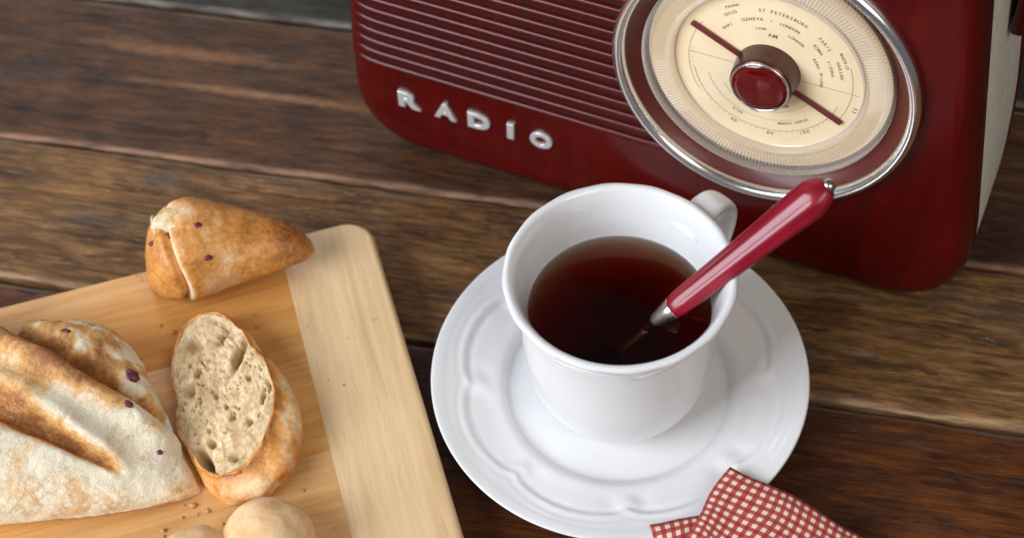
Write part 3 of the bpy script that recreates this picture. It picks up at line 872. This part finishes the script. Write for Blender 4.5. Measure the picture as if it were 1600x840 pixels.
_, F = rings(rs, True, True, True)
M_crust2 = bread_crust('golden_crust', (.86, .64, .38), (.72, .31, .07), (.34, .115, .030), 6.0, .32, .28, .2)
ho = obj('crust', [(x, y, max(z, 0)) for x, y, z in V], F, M_crust2, heel, attr={'toast': toast})
for (s, t, r) in ((2.75, -.35, .17), (.80, -.45, .15), (1.55, -.35, .22), (3.0, -1.55, .17)):
    z = drop(ho, s, t)
    if z: berry(heel, s, t, z - r * .45, r, s * 5 + 1)

rs = []
for i in range(17):
    ph = PI * i / 16; ring = []
    for j_ in range(28):
        th = 2 * PI * j_ / 28; dx, dy, dz = math.sin(ph) * math.cos(th), math.sin(ph) * math.sin(th), math.cos(ph)
        q = 1 + .45 * nz(dx * 1.6 + 4, dy * 1.6, dz * 1.6) + .12 * fbm(dx * 5, dy * 5, dz * 5)
        ring.append((1.95 + dx * .95 * q + .12 * dy, .15 + dy * .55 * q, 3.72 + dz * .36 * q + .12 * dx * -1))
    rs.append(ring)
V, F = rings(rs, True)
M_torn = bread_crust('torn_crust', (.90, .78, .55), (.78, .48, .18), (.36, .13, .045), 21.0, .6, .7, .5)
obj('torn_flap', V, F, M_torn, heel, attr={'toast': [.30 + .25 * fbm(p[0], p[1], p[2], 1.5) for p in V]})
rs = []
for i in range(15):
    ph = PI * i / 14; ring = []
    for j_ in range(20):
        th = 2 * PI * j_ / 20; dx, dy, dz = math.sin(ph) * math.cos(th), math.sin(ph) * math.sin(th), math.cos(ph)
        q = 1 + .4 * nz(dx * 1.6 + 9, dy * 1.6, dz * 1.6)
        ring.append((.98 + dx * .22 * q, .35 + dy * .5 * q, 3.2 + dz * .62 * q))
    rs.append(ring)
V, F = rings(rs, True)
obj('torn_flap', V, F, M_torn, heel, attr={'toast': [.55 + .25 * fbm(p[0], p[1], p[2], 1.5) for p in V]})

# --- slice with its cut face up
sl_o = Vector((-12.0, -7.7, BZ + 1.25))
R_ = Matrix.Rotation(math.radians(101), 4, 'Z') @ Matrix.Rotation(math.radians(-17), 4, 'X')
mm = Matrix.Translation(sl_o * CM) @ R_
slice_ = thing('bread_slice', 'thick bread slice lying with its holey cut face up, beside the loaf', 'bread', mat=mm)
# outline in the slice plane: u along (up the picture), v across
FACE = [(4.42, 0.0), (3.19, -0.92), (1.56, -1.54), (-0.26, -2.15), (-1.33, -2.06), (-2.04, -1.78), (-2.85, -1.32), (-3.42, -0.76), (-3.66, -0.11), (-3.52, 0.65), (-3.10, 1.25), (-2.22, 1.66), (-1.51, 1.84), (0.62, 1.95), (2.34, 1.95), (3.70, 1.58), (4.50, 0.90)]
def _polar():
    c_ = (.3, .1); pts = sorted((math.atan2(y - c_[1], x - c_[0]) % (2 * PI), math.hypot(x - c_[0], y - c_[1])) for x, y in FACE)
    pts = [(pts[-1][0] - 2 * PI, pts[-1][1])] + pts + [(pts[0][0] + 2 * PI, pts[0][1])]
    tab = []
    for k in range(360):
        a = 2 * PI * k / 360
        for (a0, r0), (a1, r1) in zip(pts, pts[1:]):
            if a0 <= a <= a1: tab.append(lerp(r0, r1, (a - a0) / (a1 - a0))); break
    for _ in range(3): tab = [sum(tab[(k + d) % 360] for d in range(-5, 6)) / 11 for k in range(360)]
    return tab
PT = _polar()
def sl_r(a):
    k = (a % (2 * PI)) / (2 * PI) * 360; i_ = int(k) % 360
    return lerp(PT[i_], PT[(i_ + 1) % 360], k - int(k)) * (1.015 + .03 * nz(math.cos(a) * 2.5, math.sin(a) * 2.5, 1) + .018 * nz(math.cos(a) * 9, math.sin(a) * 9, 4))
NA = 150; TH = 1.35
NR = 62
def pore(x, y):
    """two sizes of holes; returns depth and darkness"""
    d = 0
    for sc_, r0, dep, sd in ((1.15, .30, .50, 3), (2.4, .30, .30, 8), (4.8, .32, .16, 15)):
        dd, _ = noise.voronoi(Vector((x * sc_ * .8 + .35 * nz(x * 1.3, y * 1.3, sd), y * sc_ * 1.35 + .35 * nz(x * 1.3, y * 1.3, sd + 5), sd)))
        q = dd[0] + .22 * nz(x * 2.2, y * 3.2, sd) + .08 * nz(x * 7, y * 7, sd)
        keep = nz(x * .7 + sd, y * .7, sd) > (-.02 if sc_ < 2 else -.25)
        if q < r0 and keep: d = max(d, dep * (1 - (q / r0) ** 2))
    return d
V = []; hole = []
for i in range(NR + 1):
    f = i / NR
    for j in range(NA):
        a = 2 * PI * j / NA; r = sl_r(a) * .965 * f
        x, y = .3 + r * math.cos(a), .1 + r * math.sin(a)
        p = pore(x, y) * (1 - sstep(.90, 1.0, f))
        # long cavities near the rim
        for (cx, cy, lx, ly, rot, dp) in ((1.7, -1.0, .75, .16, -.55, .9), (-2.5, 1.25, .7, .2, .30, 1.1), (-2.9, .0, .22, .15, 0, .6), (2.9, -.45, .5, .14, -.8, .7), (3.1, .9, .45, .25, .3, .5), (.9, 1.4, .3, .2, 0, .5)):
            dx, dy = x - cx, y - cy; c_, s_ = math.cos(rot), math.sin(rot)
            k_ = math.exp(-(((dx * c_ + dy * s_) / lx) ** 2 + ((-dx * s_ + dy * c_) / ly) ** 2)); p = max(p, dp * k_)
        z = -p * .75 + .05 * fbm(x, y, 0, 1.5, 4) + .025 * nz(x * 9, y * 9, 2)
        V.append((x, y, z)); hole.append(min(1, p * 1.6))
F = []
for i in range(NR):
    for j in range(NA):
        k_ = (j + 1) % NA; F.append((i * NA + j, i * NA + k_, (i + 1) * NA + k_, (i + 1) * NA + j))
m, nt, b = mat_new('bread_crumb'); M_crumb = m
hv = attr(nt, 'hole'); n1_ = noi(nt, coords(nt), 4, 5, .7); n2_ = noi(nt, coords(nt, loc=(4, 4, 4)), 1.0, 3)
c = ramp(nt, n1_, [(.32, (.44, .28, .12)), (.48, (.74, .54, .31)), (.70, (.92, .75, .50))])
c = mix(nt, ramp(nt, n2_, [(.40, 0.0), (.65, .6)]), c, (.50, .34, .18))
n4_ = noi(nt, coords(nt, (1.1, 3.0, 1), loc=(2, 7, 4)), 1.0, 5, .65, 1.0)
c = mix(nt, ramp(nt, n4_, [(.48, 0.0), (.62, .75)]), c, (.44, .27, .12))
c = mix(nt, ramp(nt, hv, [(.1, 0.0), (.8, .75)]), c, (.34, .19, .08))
nt.links.new(c, b.inputs['Base Color']); b.inputs['Roughness'].default_value = .85
b.inputs['Subsurface Weight'].default_value = .2; b.inputs['Subsurface Radius'].default_value = (.004, .003, .002); b.inputs['Subsurface Scale'].default_value = 1
bump(nt, b, n1_, .6, .06)
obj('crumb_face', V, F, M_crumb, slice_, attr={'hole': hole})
rs = []; toast = []
for (f, z, tz) in smooth_prof([(.955, .015, .35), (.985, .05, .45), (1.01, -.02, .55), (1.03, -.3, .5), (1.04, -.8, .45), (1.0, -1.35, .5), (.93, -1.75, .6), (.80, -1.95, .6), (.5, -2.0, .5), (.01, -2.0, .5)], 4):
    ring = []
    for j in range(NA):
        a = 2 * PI * j / NA; r = sl_r(a) * f
        # the camera-facing right side bulges
        da = math.atan2(math.sin(a + 2.75), math.cos(a + 2.75)); wq = sstep(.0, -.75, z) * math.exp(-(da / .85) ** 2) * min(1, f * f)
        r += .9 * wq
        x, y = .3 + r * math.cos(a), .1 + r * math.sin(a)
        q = .09 * fbm(x, y, z, .9, 4) - .10 * max(0, 1 - abs(nz(x * .7, y * .7, z + 2)) * 10) * (f > .98); ring.append((x * (1 + q * .25), y * (1 + q * .25), z + q * .5 * (f > .97)))
        toast.append(max(0, min(1, tz * .75 + .30 * fbm(x, y, z, .6) + .12 * wq + .3 * sstep(-.5, 0, z))))
    rs.append(ring)
V, F = rings(rs, True, False, True)
obj('crust', V, F, M_crust2, slice_, attr={'toast': toast})

# --- small rolls at the lower picture edge
def small_roll(x, y, r, label, seed, rot):
    t_ = thing('bread_roll', label, 'bread roll', (x, y, BZ), rot)
    rs = []; toast = []
    for i in range(41):
        ph = PI * i / 40; ring = []
        for j in range(64):
            th = 2 * PI * j / 64
            dx, dy, dz = math.sin(ph) * math.cos(th), math.sin(ph) * math.sin(th), math.cos(ph)
            k_ = 1 + .10 * nz(dx * 1.2 + seed, dy * 1.2, dz) + .03 * nz(dx * 3 + seed, dy * 3, dz * 3) + .008 * fbm(dx * 6, dy * 6, dz * 6 + seed) 
            ring.append((dx * r * 1.12 * k_, dy * r * k_, max(0, r * .74 + dz * r * .80 * k_)))
            toast.append(.34 + .22 * fbm(dx * 2, dy * 2, dz * 2 + seed) + .3 * sstep(0, -.6, dz))
        rs.append(ring)
    V, F = rings(rs, True); obj('crust', V, F, M_crust3, t_, attr={'toast': toast})
M_crust3 = bread_crust('pale_roll_crust', (.82, .55, .30), (.72, .40, .15), (.30, .12, .04), 11.0, .5, .22, .1)
small_roll(-10.05, -14.25, 1.6, 'small pale bread roll at the lower edge, nearest the board end strip', 2, .3)
small_roll(-12.75, -15.4, 1.65, 'small bread roll cut off by the lower edge, between loaf and other roll', 6, 1.1)

# ---------------------------------------------------------------- napkin
m, nt, b = mat_new('gingham_cloth'); M_cloth = m
uvn = N(nt, 'ShaderNodeUVMap'); sp = N(nt, 'ShaderNodeSeparateXYZ'); nt.links.new(uvn.outputs[0], sp.inputs[0])
def stripe(o):
    s = mth(nt, 'SINE', mth(nt, 'MULTIPLY', o, 2 * PI)); return mth(nt, 'MULTIPLY_ADD', s, 3.0, .5, clamp=True)
su, sv = stripe(sp.outputs[0]), stripe(sp.outputs[1])
both = mth(nt, 'MULTIPLY', su, sv); one = mth(nt, 'MAXIMUM', su, sv)
c = mix(nt, one, (.76, .66, .50), (.46, .055, .045)); c = mix(nt, both, c, (.30, .006, .010))
wn = noi(nt, coords(nt), 7, 3, .7); c = mix(nt, ramp(nt, wn, [(.3, .0), (.7, .08)]), c, (.85, .72, .6))
nt.links.new(c, b.inputs['Base Color']); b.inputs['Roughness'].default_value = .9; b.inputs['Sheen Weight'].default_value = .03
wu = mth(nt, 'SINE', mth(nt, 'MULTIPLY', sp.outputs[0], 2 * PI * 7)); wv_ = mth(nt, 'SINE', mth(nt, 'MULTIPLY', sp.outputs[1], 2 * PI * 7))
bump(nt, b, mth(nt, 'MULTIPLY', wu, wv_), .25, .02)
def support(x, y, far=11.2):
    r = math.hypot(x - CX, y - CY)
    if r < 7.7: return 1.93 - .22 * max(0, 7.7 - r) * (r > 5)
    return .16 + 1.77 * (1 - sstep(7.4, far, r))
napkin = thing('napkin', 'red and cream gingham cloth napkin folded over the saucer edge', 'napkin', (0, 0, 0))
PER = .35
def cloth(name, corner, da, lu, lv, lift, seed, amp=1.0, far=11.2):
    """folded layer starting at corner; u along angle da, v along da-90"""
    eu = Vector((math.cos(da), math.sin(da))); ev = Vector((math.sin(da), -math.cos(da)))
    nu, nv = int(lu * 7), int(lv * 7); V = []; uv = []
    for i in range(nu + 1):
        for j in range(nv + 1):
            u, v_ = lu * i / nu, lv * j / nv
            x, y = corner[0] + eu.x * u + ev.x * v_, corner[1] + eu.y * u + ev.y * v_
            x += .30 * nz(u * .4, v_ * .4, seed); y += .30 * nz(u * .4 + 9, v_ * .4, seed)
            e = min(u, v_)
            z = support(x, y, far) + lift + amp * (.22 * nz(u * .35, v_ * .3, seed) + .07 * nz(u * 1.1, v_ * 1.1, seed + 3)) + .10
            z += .10 * (1 - sstep(0, .5, e)) * (-1)
            V.append((x, y, z)); uv.append((u / PER + .1, v_ / PER + .1))
    F = [(i * (nv + 1) + j, (i + 1) * (nv + 1) + j, (i + 1) * (nv + 1) + j + 1, i * (nv + 1) + j + 1) for i in range(nu) for j in range(nv)]
    o = obj(name, V, F, M_cloth, napkin, uv=uv)
    md = o.modifiers.new('thick', 'SOLIDIFY'); md.thickness = .10 * CM; md.offset = -1
    return o
cloth('fold', (4.55, -14.15), math.radians(3), 5.2, 8, .05, 5, .8)
cloth('fold', (7.95, -12.0), math.radians(-35.5), 14, 9, .40, 2, .5, 17)

# ---------------------------------------------------------------- crumbs on the board
random.seed(5); parts = []
ca, sa = math.cos(BA), math.sin(BA)
spots = [(-7.3, -6.8, .05), (-11.0, -3.6, .08), (-9.6, -10.6, .10), (-13.2, -11.9, .12), (-12.6, -12.2, .08), (-12.9, -10.9, .07), (-10.6, -12.0, .09), (-15.2, -3.1, .08), (-14.6, -3.5, .10), (-13.8, -4.0, .07), (-9.4, -9.4, .06), (-11.2, -2.9, .07), (-14.3, -12.9, .09), (-12.0, -12.8, .06), (-8.9, -11.6, .07), (-13.6, -12.4, .06)]
for i in range(9): spots.append((-12.4 + random.gauss(0, 1.6), -12.0 + random.gauss(0, 1.0), .03 + .03 * random.random()))
for k, (x, y, r) in enumerate(spots):
    rs = []
    for i in range(5):
        ph = PI * i / 4; ring = []
        for j in range(7):
            th = 2 * PI * j / 7; q = r * (1 + .5 * nz(math.cos(th) * 2 + k, math.sin(th) * 2, i))
            ring.append((x + q * 1.3 * math.sin(ph) * math.cos(th), y + q * math.sin(ph) * math.sin(th), BZ + .01 + r * .4 + q * .6 * math.cos(ph)))
        rs.append(ring)
    parts.append(rings(rs, True))
V, F = merge(*parts)
o = obj('bread_crumbs', V, F, simple('crumb_golden', (.55, .30, .12), .8)); o['kind'] = 'stuff'; tag(o, 'small golden crumbs scattered on the cutting board round the bread', 'crumbs')
